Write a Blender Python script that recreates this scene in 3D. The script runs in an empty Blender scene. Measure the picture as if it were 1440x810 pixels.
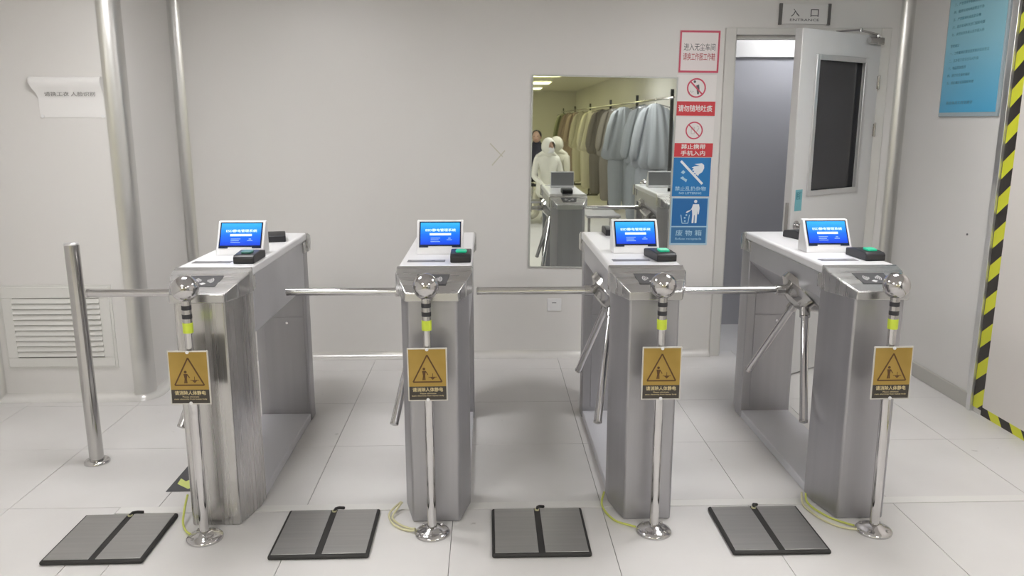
import bpy, bmesh, math, random
from mathutils import Matrix, Vector, Euler
random.seed(7)
PI = math.pi
scene = bpy.context.scene
col = scene.collection

# ------------------------------------------------------------------ camera
cam_d = bpy.data.cameras.new('camera'); cam = bpy.data.objects.new('camera', cam_d); col.objects.link(cam)
cam_d.sensor_width = 36.0; cam_d.lens = 28.0; cam_d.clip_start = 0.05; cam_d.clip_end = 100
_d = Vector((-34, -234, 1120)).normalized()            # world +Y seen in camera axes (right, down, forward)
_z = Vector((0, -_d.z, _d.y)).normalized()
_x = _d.cross(_z)
_rows = [Vector((_x.x, _d.x, _z.x)), Vector((_x.y, _d.y, _z.y)), Vector((_x.z, _d.z, _z.z))]
_m = Matrix((_rows[0], -_rows[1], -_rows[2])).transposed().to_4x4()
_m.translation = (0, 0, 1.534)
cam.matrix_world = _m
scene.camera = cam

# ------------------------------------------------------------------ world, exposure, lamp levels
world = bpy.data.worlds.new('world'); scene.world = world; world.use_nodes = True
world.node_tree.nodes['Background'].inputs[0].default_value = (0.9, 0.95, 1, 1)
world.node_tree.nodes['Background'].inputs[1].default_value = 0.02
scene.view_settings.view_transform = 'Standard'; scene.view_settings.look = 'None'
scene.view_settings.gamma = 1.0; scene.view_settings.use_curve_mapping = False
scene.view_settings.exposure = 0.0
scene.cycles.max_bounces = 10; scene.cycles.diffuse_bounces = 6; scene.cycles.glossy_bounces = 6
scene.cycles.caustics_reflective = False; scene.cycles.caustics_refractive = False
scene.cycles.use_denoising = True
LAMP_MAIN = 23.0      # emission of the near ceiling panels
LAMP_BACK = 26.0
LAMP_YELLOW = 7.0
LAMP_INNER = 22.0
CEIL = 2.42

# ------------------------------------------------------------------ materials
def mat(name, color, rough=0.5, metal=0.0, spec=0.5, emit=None, strength=0.0, trans=0.0, coat=0.0):
    m = bpy.data.materials.new(name); m.use_nodes = True
    b = m.node_tree.nodes['Principled BSDF']
    b.inputs['Base Color'].default_value = (*color, 1); b.inputs['Roughness'].default_value = rough
    b.inputs['Metallic'].default_value = metal; b.inputs['Specular IOR Level'].default_value = spec
    if emit: b.inputs['Emission Color'].default_value = (*emit, 1); b.inputs['Emission Strength'].default_value = strength
    if trans: b.inputs['Transmission Weight'].default_value = trans
    if coat: b.inputs['Coat Weight'].default_value = coat; b.inputs['Coat Roughness'].default_value = 0.2
    return m
def nodes(m): return m.node_tree.nodes, m.node_tree.links, m.node_tree.nodes['Principled BSDF']
def vary(m, c1, c2, scale=(3, 3, 3), detail=4, lo=0.35, hi=0.65, rough=None, bump=0.0, nscale=1.0):
    n, l, b = nodes(m)
    tc = n.new('ShaderNodeTexCoord'); mp = n.new('ShaderNodeMapping'); mp.inputs['Scale'].default_value = scale
    no = n.new('ShaderNodeTexNoise'); no.inputs['Scale'].default_value = nscale; no.inputs['Detail'].default_value = detail
    cr = n.new('ShaderNodeValToRGB')
    cr.color_ramp.elements[0].position = lo; cr.color_ramp.elements[1].position = hi
    cr.color_ramp.elements[0].color = (*c1, 1); cr.color_ramp.elements[1].color = (*c2, 1)
    l.new(tc.outputs['Object'], mp.inputs['Vector']); l.new(mp.outputs[0], no.inputs['Vector'])
    l.new(no.outputs['Fac'], cr.inputs[0]); l.new(cr.outputs[0], b.inputs['Base Color'])
    if rough:
        mr = n.new('ShaderNodeMapRange'); mr.inputs['To Min'].default_value = rough[0]; mr.inputs['To Max'].default_value = rough[1]
        l.new(no.outputs['Fac'], mr.inputs['Value']); l.new(mr.outputs[0], b.inputs['Roughness'])
    if bump:
        bp = n.new('ShaderNodeBump'); bp.inputs['Strength'].default_value = bump; bp.inputs['Distance'].default_value = 0.01
        l.new(no.outputs['Fac'], bp.inputs['Height']); l.new(bp.outputs[0], b.inputs['Normal'])
    return m
M = {}
M['wall'] = vary(mat('painted_steel_panel', (.74, .725, .71), .36), (.73, .715, .695), (.755, .742, .728), (.7, .7, .7), 2)
M['wall_warm'] = mat('warm_painted_panel', (.76, .725, .69), .42)
M['cove'] = mat('aluminium_cove', (.78, .77, .75), .24, .25)
M['ceil'] = mat('ceiling_panel', (.75, .735, .72), .3)
M['alu_cove'] = mat('aluminium_profile', (.66, .655, .64), .3, .9)
def floor_tile():
    m = mat('floor_tile_vinyl', (.74, .73, .71), .32); n, l, b = nodes(m)
    geo = n.new('ShaderNodeNewGeometry')
    def noise(sc, det, lo, hi, c0, c1):
        no = n.new('ShaderNodeTexNoise'); no.inputs['Scale'].default_value = sc; no.inputs['Detail'].default_value = det
        cr = n.new('ShaderNodeValToRGB'); cr.color_ramp.elements[0].position = lo; cr.color_ramp.elements[1].position = hi
        cr.color_ramp.elements[0].color = (*c0, 1); cr.color_ramp.elements[1].color = (*c1, 1)
        l.new(geo.outputs['Position'], no.inputs['Vector']); l.new(no.outputs['Fac'], cr.inputs[0]); return no, cr
    n0, c0 = noise(1.7, 6, .3, .7, (.71, .695, .685), (.785, .772, .765))
    n1, c1 = noise(11.0, 7, .71, .76, (1, 1, 1), (.72, .71, .70))      # scuff marks
    mx = n.new('ShaderNodeMix'); mx.data_type = 'RGBA'; mx.blend_type = 'MULTIPLY'; mx.inputs[0].default_value = 1
    l.new(c0.outputs[0], mx.inputs[6]); l.new(c1.outputs[0], mx.inputs[7]); l.new(mx.outputs[2], b.inputs['Base Color'])
    mr = n.new('ShaderNodeMapRange'); mr.inputs['To Min'].default_value = .24; mr.inputs['To Max'].default_value = .42
    l.new(n0.outputs['Fac'], mr.inputs['Value']); l.new(mr.outputs[0], b.inputs['Roughness'])
    return m
M['tile'] = floor_tile()
M['joint'] = mat('tile_joint', (.16, .155, .15), .8)
M['strip'] = mat('threshold_strip', (.80, .79, .77), .35)
M['steel'] = vary(mat('brushed_steel', (.5, .5, .5), .28, 1.0), (.50, .49, .48), (.58, .57, .56), (60, 60, .35), 3, .25, .75, rough=(.22, .32))
M['steel_matte'] = vary(mat('satin_steel', (.45, .44, .45), .42, .85), (.40, .395, .415), (.46, .455, .475), (14, 14, .6), 4, .3, .7, rough=(.36, .5))
M['steel_film'] = vary(mat('film_covered_steel', (.52, .52, .55), .36, .6), (.49, .49, .52), (.56, .56, .59), (8, 3, 3), 3, .3, .7)
M['lid'] = mat('white_film_lid', (.80, .80, .82), .3)
M['chrome'] = mat('chrome', (.62, .61, .61), .1, 1.0)
M['head'] = vary(mat('polished_head_steel', (.58, .575, .57), .26, .95), (.54, .535, .53), (.62, .615, .61), (3, 30, 3), 3, .3, .7, rough=(.2, .34))
M['tube'] = mat('polished_tube', (.52, .51, .50), .16, 1.0)
M['ball'] = mat('polished_ball', (.56, .55, .55), .05, 1.0)
M['black'] = mat('black_plastic', (.018, .018, .022), .42)
M['black_rub'] = mat('black_rubber', (.025, .024, .023), .6)
M['dark'] = mat('dark_gap', (.05, .05, .052), .7)
M['grey_dark'] = mat('reader_window', (.085, .085, .09), .3)
M['grey_mid'] = mat('grey_recess', (.20, .20, .21), .5)
M['grey_strip'] = mat('grey_strip', (.30, .30, .31), .5)
M['white_pl'] = mat('white_plastic', (.82, .82, .83), .32)
M['mark'] = mat('pale_mark', (.70, .70, .71), .5)
M['green_pad'] = mat('green_pad', (.02, .42, .24), .3, emit=(.02, .75, .4), strength=.25)
M['green_off'] = mat('dim_green_pad', (.03, .16, .12), .3)
M['grey_back'] = mat('grey_back_panel', (.25, .25, .26), .4)
M['sill'] = mat('film_covered_sill', (.66, .66, .70), .38)
M['lime'] = mat('lime_label', (.58, .70, .06), .45)
M['band'] = mat('black_band', (.03, .03, .035), .4)
M['gold'] = vary(mat('gold_sign', (.40, .26, .055), .42, .35), (.36, .235, .05), (.43, .285, .07), (9, 9, 9), 2)
M['gold_ink'] = mat('sign_dark_ink', (.10, .045, .01), .5)
M['sign_black'] = mat('sign_black', (.05, .042, .035), .45)
M['sign_rim'] = mat('sign_rim', (.62, .60, .55), .35, .2)
M['gold_text'] = mat('gold_lettering', (.66, .55, .30), .5)
M['plate'] = vary(mat('foot_plate_steel', (.42, .415, .41), .4, .9), (.42, .415, .41), (.48, .475, .465), (2, 60, 2), 4, .3, .7, rough=(.34, .48))
M['wire'] = mat('earth_wire', (.62, .66, .16), .45)
M['wire_pale'] = mat('pale_earth_wire', (.66, .63, .40), .45)
M['red'] = mat('sign_red', (.66, .045, .06), .45)
M['pinkred'] = mat('sign_border_red', (.62, .07, .13), .4)
M['paper'] = mat('sign_white', (.84, .81, .80), .4)
M['paper_pink'] = mat('acrylic_white', (.86, .79, .79), .3)
M['blue'] = mat('sign_blue', (.015, .20, .52), .4)
M['blue2'] = mat('sign_blue_panel', (.02, .16, .44), .4)
M['blue3'] = mat('sign_blue_grey', (.05, .19, .40), .4)
M['sky'] = mat('sign_pale_blue', (.45, .68, .82), .4)
M['white'] = mat('sign_print_white', (.84, .88, .92), .5)
M['ink'] = mat('grey_ink', (.11, .11, .12), .5)
M['ink_red'] = mat('red_ink', (.45, .06, .08), .5)
M['door'] = mat('door_paint', (.66, .66, .66), .4)
M['frame'] = mat('door_frame_paint', (.66, .65, .62), .38)
M['alu'] = mat('aluminium', (.72, .72, .72), .3, .8)
M['tint'] = mat('dark_film_glass', (.042, .042, .047), .08, trans=.06)
M['inner'] = mat('inner_grey_panel', (.42, .42, .45), .5)
M['mirror'] = mat('mirror_silver', (.74, .77, .73), .015, 1.0)
M['edge'] = mat('mirror_edge', (.55, .56, .54), .3, .4)
M['ink_mid'] = mat('mid_grey_ink', (.30, .29, .28), .6)
M['paper_w'] = mat('white_paper', (.84, .83, .82), .6)
M['skin'] = mat('skin', (.55, .36, .26), .5)
M['hair'] = mat('black_hair', (.012, .011, .013), .5)
M['suit'] = mat('white_coverall', (.80, .79, .70), .7)
M['suit2'] = mat('cream_coverall', (.62, .60, .48), .7)
M['dark_cloth'] = mat('dark_jacket', (.03, .03, .045), .8)
M['eye'] = mat('eye', (.02, .015, .012), .3)
M['teal'] = mat('teal_sticker', (.17, .44, .50), .4)
M['teal_dk'] = mat('teal_print', (.05, .20, .25), .5)
M['yellow'] = mat('floor_arrow_yellow', (.66, .72, .22), .45)
M['slate'] = mat('floor_sticker_dark', (.07, .07, .078), .5)
M['tape_res'] = mat('tape_residue', (.60, .585, .50), .5)
M['concealed'] = mat('vent_shadow', (.16, .155, .15), .7)
M['vent'] = mat('vent_paint', (.72, .715, .69), .4)

def gradient(name, axis, c0, c1, emit=0.0, mid=None):
    m = mat(name, c0, .25); n, l, b = nodes(m)
    tc = n.new('ShaderNodeTexCoord'); sx = n.new('ShaderNodeSeparateXYZ'); cr = n.new('ShaderNodeValToRGB')
    cr.color_ramp.elements[0].color = (*c0, 1); cr.color_ramp.elements[1].color = (*c1, 1)
    if mid:
        e = cr.color_ramp.elements.new(mid[0]); e.color = (*mid[1], 1)
    l.new(tc.outputs['Generated'], sx.inputs[0]); l.new(sx.outputs[axis], cr.inputs[0])
    l.new(cr.outputs[0], b.inputs['Base Color'])
    if emit:
        b.inputs['Base Color'].default_value = (0, 0, 0, 1)
        for k in list(b.inputs['Base Color'].links): l.remove(k)
        b.inputs['Base Color'].default_value = (.01, .01, .02, 1)
        l.new(cr.outputs[0], b.inputs['Emission Color']); b.inputs['Emission Strength'].default_value = emit
    return m
M['screen'] = gradient('lit_screen', 2, (.0, .05, .70), (.03, .48, 1.0), 1.15, (.45, (.0, .16, .98)))
M['screen_glow'] = mat('screen_white', (.1, .1, .1), .3, emit=(.70, .95, 1), strength=1.3)
M['screen_dim'] = mat('screen_pale_blue', (.1, .1, .1), .3, emit=(.25, .48, 1), strength=.9)
M['bezel'] = mat('screen_bezel', (.012, .02, .05), .2)
M['board'] = gradient('notice_board_print', 2, (.10, .42, .68), (.34, .62, .70), 0, (.5, (.27, .56, .68)))
M['board_ink'] = mat('notice_ink', (.09, .25, .33), .6)
M['acrylic'] = mat('board_edge', (.38, .46, .50), .25)

def stripes():
    m = mat('hazard_stripes', (.7, .7, 0), .45); n, l, b = nodes(m)
    tc = n.new('ShaderNodeTexCoord'); sx = n.new('ShaderNodeSeparateXYZ')
    a = n.new('ShaderNodeMath'); a.operation = 'MULTIPLY_ADD'; a.inputs[1].default_value = -0.8
    c = n.new('ShaderNodeMath'); c.operation = 'MULTIPLY'; c.inputs[1].default_value = 1 / .178
    f = n.new('ShaderNodeMath'); f.operation = 'FRACT'
    g = n.new('ShaderNodeMath'); g.operation = 'GREATER_THAN'; g.inputs[1].default_value = .5
    mx = n.new('ShaderNodeMix'); mx.data_type = 'RGBA'
    mx.inputs[6].default_value = (.70, .72, .045, 1); mx.inputs[7].default_value = (.035, .03, .028, 1)
    l.new(tc.outputs['Object'], sx.inputs[0]); l.new(sx.outputs[0], a.inputs[0]); l.new(sx.outputs[2], a.inputs[2])
    l.new(a.outputs[0], c.inputs[0]); l.new(c.outputs[0], f.inputs[0]); l.new(f.outputs[0], g.inputs[0])
    l.new(g.outputs[0], mx.inputs[0]); l.new(mx.outputs[2], b.inputs['Base Color'])
    return m
M['hazard'] = stripes()

def lamp_mat(name, c, s): return mat(name, (.8, .8, .8), .5, emit=c, strength=s)
M['lamp'] = lamp_mat('lamp_diffuser', (1, .985, .98), LAMP_MAIN)
M['lamp_back'] = lamp_mat('lamp_diffuser_back', (1, .985, .96), LAMP_BACK)
M['lamp_yellow'] = lamp_mat('lamp_diffuser_yellow', (1, .96, .50), LAMP_YELLOW)
M['lamp_inner'] = lamp_mat('lamp_diffuser_inner', (.95, .97, 1), LAMP_INNER)

# ------------------------------------------------------------------ mesh helpers
class MB:
    def __init__(s): s.v = []; s.f = []
    def add(s, vs, fs, mtx=None):
        o = len(s.v)
        s.v += [tuple(mtx @ Vector(p)) if mtx else tuple(p) for p in vs]
        s.f += [tuple(o + i for i in f) for f in fs]
        return s
    def box(s, x0, x1, y0, y1, z0, z1, mtx=None):
        vs = [(x0, y0, z0), (x1, y0, z0), (x1, y1, z0), (x0, y1, z0), (x0, y0, z1), (x1, y0, z1), (x1, y1, z1), (x0, y1, z1)]
        return s.add(vs, [(0, 3, 2, 1), (4, 5, 6, 7), (0, 1, 5, 4), (1, 2, 6, 5), (2, 3, 7, 6), (3, 0, 4, 7)], mtx)
    def loft(s, rings, caps=True, mtx=None, closed=False):
        n = len(rings[0]); vs = [p for r in rings for p in r]; fs = []
        k = len(rings)
        for i in range(k if closed else k - 1):
            for j in range(n):
                a, b = i * n + j, i * n + (j + 1) % n; i2 = (i + 1) % k
                fs.append((a, b, i2 * n + (j + 1) % n, i2 * n + j))
        if caps and not closed: fs += [tuple(reversed(range(n))), tuple((k - 1) * n + j for j in range(n))]
        return s.add(vs, fs, mtx)
    def prism(s, poly, a, b, axis='z', mtx=None):
        P = {'z': lambda p, t: (p[0], p[1], t), 'y': lambda p, t: (p[0], t, p[1]), 'x': lambda p, t: (t, p[0], p[1])}[axis]
        return s.loft([[P(p, a) for p in poly], [P(p, b) for p in poly]], True, mtx)
    def lathe(s, prof, n=24, mtx=None, caps=True):
        return s.loft([[(r * math.cos(2 * PI * i / n), r * math.sin(2 * PI * i / n), z) for i in range(n)] for r, z in prof], caps, mtx)
    def tube(s, pts, r, n=10, mtx=None, closed=False):
        pts = [Vector(p) for p in pts]; rings = []; k = len(pts); up = None
        for i, p in enumerate(pts):
            t = (pts[(i + 1) % k] - pts[i - 1]) if (closed or 0 < i < k - 1) else (pts[1] - pts[0] if i == 0 else pts[-1] - pts[-2])
            t.normalize()
            if up is None: up = Vector((0, 0, 1)) if abs(t.z) < .9 else Vector((1, 0, 0))
            u = t.cross(up).normalized(); w = u.cross(t).normalized(); up = w
            rr = r[i] if isinstance(r, (list, tuple)) else r
            rings.append([tuple(p + (u * math.cos(2 * PI * j / n) + w * math.sin(2 * PI * j / n)) * rr) for j in range(n)])
        return s.loft(rings, True, mtx, closed)
    def sphere(s, c, r, n=16, m=10, sc=(1, 1, 1)):
        prof = [(max(1e-4, r * math.sin(PI * i / m)), -r * math.cos(PI * i / m)) for i in range(m + 1)]
        return s.lathe(prof, n, Matrix.Translation(c) @ Matrix.Diagonal((*sc, 1)))
    def build(s, name, m, parent=None, loc=None, rot=None, bevel=0.0, smooth=True, angle=35, seg=2):
        me = bpy.data.meshes.new(name); me.from_pydata(s.v, [], s.f)
        bm = bmesh.new(); bm.from_mesh(me); bmesh.ops.recalc_face_normals(bm, faces=bm.faces); bm.to_mesh(me); bm.free()
        me.materials.append(M[m] if isinstance(m, str) else m)
        if smooth:
            me.polygons.foreach_set('use_smooth', [True] * len(me.polygons)); me.set_sharp_from_angle(angle=math.radians(angle))
        return link(name, me, parent, loc, rot, bevel, seg)
def link(name, me, parent=None, loc=None, rot=None, bevel=0.0, seg=2):
    o = bpy.data.objects.new(name, me); col.objects.link(o)
    if parent: o.parent = parent
    if loc: o.location = loc
    if rot: o.rotation_euler = rot
    if bevel:
        b = o.modifiers.new('bevel', 'BEVEL'); b.width = bevel; b.segments = seg; b.limit_method = 'ANGLE'; b.angle_limit = math.radians(30)
    return o
def tag(o, label=None, cat=None, group=None, kind=None):
    if label: o['label'] = label
    if cat: o['category'] = cat
    if group: o['group'] = group
    if kind: o['kind'] = kind
    return o
def thing(name, label, cat, loc=(0, 0, 0), rz=0, group=None):
    o = bpy.data.objects.new(name, None); o.empty_display_size = .1; col.objects.link(o)
    o.location = loc; o.rotation_euler = (0, 0, rz)
    return tag(o, label, cat, group)
def dup(o, parent=None):
    c = o.copy(); col.objects.link(c)
    if parent: c.parent = parent
    for ch in list(o.children): dup(ch, c)
    return c
def structure(o): o['kind'] = 'structure'; return o
def flat(m, name, polys, parent, t=.0008, y=0.0, mtx=None):
    """thin raised print in the XZ plane, facing -Y"""
    b = MB()
    for p in polys: b.prism(p, y - t, y, 'y', mtx)
    return b.build(name, m, parent, smooth=False)
def circle(cx, cz, r, n=24, sx=1): return [(cx + sx * r * math.cos(2 * PI * i / n), cz + r * math.sin(2 * PI * i / n)) for i in range(n)]
def rect(x0, x1, z0, z1): return [(x0, z0), (x1, z0), (x1, z1), (x0, z1)]
def bar2(a, b, w):
    a = Vector(a); b = Vector(b); n = (b - a).normalized(); n = Vector((-n.y, n.x)) * w / 2
    return [tuple(a + n), tuple(a - n), tuple(b - n), tuple(b + n)]
def ring(m, name, cx, cz, r, w, parent, y, t=.0008, n=28):
    b = MB()
    for i in range(n):
        a0, a1 = 2 * PI * i / n, 2 * PI * (i + 1) / n
        q = [(cx + rr * math.cos(a), cz + rr * math.sin(a)) for rr, a in ((r, a0), (r, a1), (r - w, a1), (r - w, a0))]
        b.prism(q, y - t, y, 'y')
    return b.build(name, m, parent, smooth=False)
_fc = {}
def text_mesh(body, bold=0.0):
    k = (body, bold)
    if k in _fc: return _fc[k]
    cu = bpy.data.curves.new('lettering', 'FONT'); cu.body = body; cu.size = 1; cu.extrude = .004; cu.resolution_u = 2; cu.offset = bold
    cu.fill_mode = 'BOTH'
    o = bpy.data.objects.new('lettering', cu); col.objects.link(o)
    bpy.context.view_layer.update()
    dg = bpy.context.evaluated_depsgraph_get()
    me = bpy.data.meshes.new_from_object(o.evaluated_get(dg))
    bpy.data.objects.remove(o); bpy.data.curves.remove(cu)
    _fc[k] = me; return me
def lettering(body, x0, x1, z0, z1, y, m, parent, name='lettering', bold=0.0, rot=(PI / 2, 0, 0), loc=None, t=.0006):
    """text fitted to a rectangle of the parent's XZ plane, facing -Y (or to loc + rot)"""
    src = text_mesh(body, bold); me = src.copy()
    xs = [v.co.x for v in me.vertices]; ys = [v.co.y for v in me.vertices]
    if not xs: return None
    bx0, bx1, by0, by1 = min(xs), max(xs), min(ys), max(ys)
    for v in me.vertices:
        v.co.x = (v.co.x - bx0) / (bx1 - bx0) * (x1 - x0) - (x1 - x0) / 2
        v.co.y = (v.co.y - by0) / (by1 - by0) * (z1 - z0) - (z1 - z0) / 2
        v.co.z = t if v.co.z > 0 else 0
    me.materials.clear(); me.materials.append(M[m])
    for p in me.polygons: p.material_index = 0
    return link(name, me, parent, loc or ((x0 + x1) / 2, y, (z0 + z1) / 2), rot)

# ------------------------------------------------------------------ room shell
YB, XR, XL, YF, YBACK = 5.10, 2.62, -2.75, 4.33, -14.0     # back wall, right wall, left wall, face of the left block, wall behind
XBLK = -1.91
floor = structure(MB().box(XL - .2, XR + .6, YBACK - .2, 7.0, -.08, -.004).build('floor', 'joint', smooth=False))
tile_mesh = None
g = .0026
def tile(x0, x1, y0, y1):
    global tile_mesh
    if tile_mesh is None:
        b = MB().box(-.3, .3, -.3, .3, -.006, 0); ob = b.build('tile', 'tile', floor, bevel=0, smooth=False); tile_mesh = ob.data
    else: ob = link('tile', tile_mesh, floor)
    ob.location = ((x0 + x1) / 2, (y0 + y1) / 2, random.uniform(-.0003, .0002)); ob.scale = ((x1 - x0 - g) / .6, (y1 - y0 - g) / .6, 1)
ys = [3.03 + .6 * k for k in range(-4, 5)]
xs = [.453 + .6 * k for k in range(-6, 5)]
xs[0] = XL; xs = [x for x in xs if x < XR] + [XR]
for j in range(len(ys) - 1):
    for i in range(len(xs) - 1):
        x0, x1, y0, y1 = xs[i], xs[i + 1], ys[j], ys[j + 1]
        if x1 - x0 < .02: continue
        if y1 > 4.9: y1 = min(y1, 5.2)
        if abs(y1 - 3.03) < .001 and x1 > -1.4:        # row that ends at the threshold strip
            if x0 < -1.4 and x0 < -1.5 < x1: tile(x0, -1.5, y0, y1); x0 = -1.5
            y1 = 2.974
        elif abs(y1 - 3.03) < .001 and x0 < -1.5 < x1:
            tile(-1.5, x1, y0, 2.974); x1 = -1.5
        tile(x0, x1, y0, y1)
structure(MB().box(XL, XR, YBACK, ys[0], -.0045, 0).build('trim_9', 'tile', smooth=False))['label'] = 'plain floor behind the entrance area'
structure(MB().box(1.2, 2.9, 5.2, 6.0, -.0045, 0).build('trim_10', 'tile', smooth=False))['label'] = 'floor of the room behind the door'

D0, D1, DH = 1.505, 2.465, 2.07       # doorway
wb = MB().box(-2.2, D0, YB, YB + .08, 0, CEIL).box(D1, XR + .1, YB, YB + .08, 0, CEIL).box(D0, D1, YB, YB + .08, DH, CEIL)
structure(wb.build('wall_back', 'wall', smooth=False))
structure(MB().box(XR, XR + .1, YBACK, YB + .08, 0, CEIL).build('wall_right', 'wall', smooth=False))
structure(MB().box(XL - .1, XL, YBACK, YF + .2, 0, CEIL).build('wall_left', 'wall', smooth=False))
structure(MB().box(XL - .1, XR + .1, YBACK - .1, YBACK, 0, CEIL).build('wall_behind', 'wall', smooth=False))
structure(MB().box(XL - .1, XR + .1, YBACK - .1, YB + .1, CEIL, CEIL + .05).build('ceiling', 'ceil', smooth=False))
# left block with a big rounded corner
rc = .085
def arc(cx, cy, r, a0, a1, n=10): return [(cx + r * math.cos(a0 + (a1 - a0) * i / n), cy + r * math.sin(a0 + (a1 - a0) * i / n)) for i in range(n + 1)]
blk = MB()
blk.box(XL - .02, XBLK - rc, YF, YF + .06, 0, CEIL); blk.box(XBLK - .06, XBLK, YF + rc, YB, 0, CEIL)
structure(blk.build('wall_block', 'wall', smooth=False))
cor = MB(); o_ = arc(XBLK - rc, YF + rc, rc + .004, -PI / 2, 0); i_ = arc(XBLK - rc, YF + rc, rc - .03, 0, -PI / 2)
cor.prism(o_ + i_, 0, CEIL)
structure(cor.build('trim_1', 'alu_cove', angle=50))['label'] = 'rounded aluminium corner of the left wall block'
def cove_v(name, cx, cy, sx, sy, r, label):
    """concave quarter cove standing in a wall corner at (cx,cy), opening towards (sx,sy)"""
    c = (cx + sx * r, cy + sy * r)
    pts = [(cx, cy)] + [(c[0] - sx * r * math.cos(t), c[1] - sy * r * math.sin(t)) for t in [PI / 2 * i / 8 for i in range(9)]]
    # order: along wall x first
    b = MB().prism(pts, 0.0, CEIL); o = structure(b.build(name, 'alu_cove', angle=50)); o['label'] = label
cove_v('trim_2', XBLK, YB, 1, -1, .055, 'concave aluminium cove between left block and back wall')
cove_v('trim_3', XR, YB, -1, -1, .06, 'concave aluminium cove between back wall and right wall')
cove_v('trim_4', XL, YF, 1, -1, .05, 'concave aluminium cove at the far left corner')
def cove_h(name, axis, a, b_, w, s, r=.045, m='cove'):
    """concave skirting cove along a wall; axis 'x' (wall at y=w, room towards s) or 'y'"""
    pts = [(w, 0)] + [(w + s * r - s * r * math.cos(t), r - r * math.sin(t)) for t in [PI / 2 * i / 7 for i in range(8)]]
    bb = MB()
    if axis == 'x': bb.prism(pts, a, b_, 'x')
    else: bb.prism(pts, a, b_, 'y')
    return structure(bb.build(name, m, angle=50))
cove_h('baseboard_back', 'x', XBLK, D0 - .035, YB, -1)
cove_h('baseboard_left_block', 'x', XL, XBLK - rc, YF, -1)
cove_h('baseboard_block_side', 'y', YF + rc, YB, XBLK, 1)
# skirting around the rounded corner
rings = []
for k in range(9):
    a = -PI / 2 + PI / 2 * k / 8
    rr = []
    for (d, z) in [(0, 0)] + [(.045 - .045 * math.cos(t), .045 - .045 * math.sin(t)) for t in [PI / 2 * i / 7 for i in range(8)]]:
        R_ = rc + d; rr.append((XBLK - rc + R_ * math.cos(a), YF + rc + R_ * math.sin(a), z))
    rings.append(rr)
structure(MB().loft(rings).build('baseboard_block_corner', 'cove', angle=50))
structure(MB().box(XR - .014, XR, 4.03, YB - .06, 0, .085).build('baseboard_right', mat('grey_skirting', (.50, .49, .46), .45), bevel=.003))
# right wall: the warm panel past the tape and its aluminium edge
structure(MB().box(XR - .006, XR, 1.5, 3.94, .0, CEIL).build('trim_5', 'wall_warm', smooth=False))['label'] = 'warm white wall panel beside the hazard tape'
tr = MB().box(XR - .022, XR, 4.015, 4.05, 0, CEIL).box(XR - .012, XR, 4.05, 4.075, 0, CEIL)
structure(tr.build('trim_6', 'alu', bevel=.002))['label'] = 'vertical aluminium edge profile on the right wall'
# door frame
fr = MB()
for x0, x1 in ((D0 - .035, D0 + .03), (D1 - .025, D1 + .04)):
    fr.box(x0, x1, YB - .022, YB + .1, 0, DH + .03)
fr.box(D0 + .03, D1 - .025, YB - .022, YB + .1, DH - .012, DH + .03)
fr.box(D0 + .03, D0 + .05, YB + .03, YB + .08, 0, DH - .012); fr.box(D0 + .05, D1 - .025, YB + .03, YB + .08, DH - .034, DH - .012)
structure(fr.build('trim_7', 'frame', bevel=.003))['label'] = 'painted steel door frame'
# room behind the door
inn = MB().box(1.1, 2.95, 5.92, 6.0, 0, 1.99); structure(inn.build('wall_inner', 'inner', smooth=False))
structure(MB().box(1.1, 2.95, 5.90, 6.0, 1.99, 2.4).build('trim_8', 'wall', smooth=False))['label'] = 'white lintel above the grey inner wall'
structure(MB().box(1.1, 1.2, 5.19, 6.0, 0, 2.4).box(2.9, 3.0, 5.19, 6.0, 0, 2.4).build('wall_inner_sides', 'inner', smooth=False))
structure(MB().box(1.1, 3.0, 5.185, 6.0, 2.4, 2.45).build('ceiling_inner', 'ceil', smooth=False))

# threshold strips lying between the turnstiles
TC = [-1.06, -.21, .615, 1.455]; TY = [2.87, 2.872, 2.868, 2.85]
edges = [-1.5] + [e for c in TC for e in (c - .10, c + .10)] + [XR - .02]
for k in range(5):
    o = MB().box(edges[2 * k] + .0015, edges[2 * k + 1], 2.976, 3.0285, -.005, .0012).build('trim_%d' % (11 + k), 'strip')
    structure(o)['label'] = 'pale threshold strip across the floor'

# ceiling lights
def ceiling_light(x, y, lm, label, wx=.3, wy=1.2, group=None, z=CEIL):
    t = thing('ceiling_light', label, 'light', (x, y, z - .001), 0, group)
    f = MB(); hx, hy = wx / 2, wy / 2
    for a in ((-hx, -hx + .02, -hy, hy), (hx - .02, hx, -hy, hy), (-hx + .02, hx - .02, -hy, -hy + .02), (-hx + .02, hx - .02, hy - .02, hy)):
        f.box(a[0], a[1], a[2], a[3], -.022, 0)
    f.build('frame', 'white_pl', t, smooth=False)
    MB().box(-hx + .021, hx - .021, -hy + .021, hy - .021, -.016, -.002).build('diffuser', lm, t, smooth=False)
    return t
ceiling_light(-1.25, 3.35, 'lamp', 'ceiling light panel above the leftmost turnstile', .6, .6)
ceiling_light(1.55, 3.35, 'lamp', 'ceiling light panel above the rightmost turnstile', .6, .6)
for x in (-1.25, 1.55):
    for y in (.6, -2.2):
        ceiling_light(x, y, 'lamp_back', 'ceiling light panel behind the viewer, %s %s' % ('left' if x < 0 else 'right', 'near' if y > 0 else 'far'), .6, .6)
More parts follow.
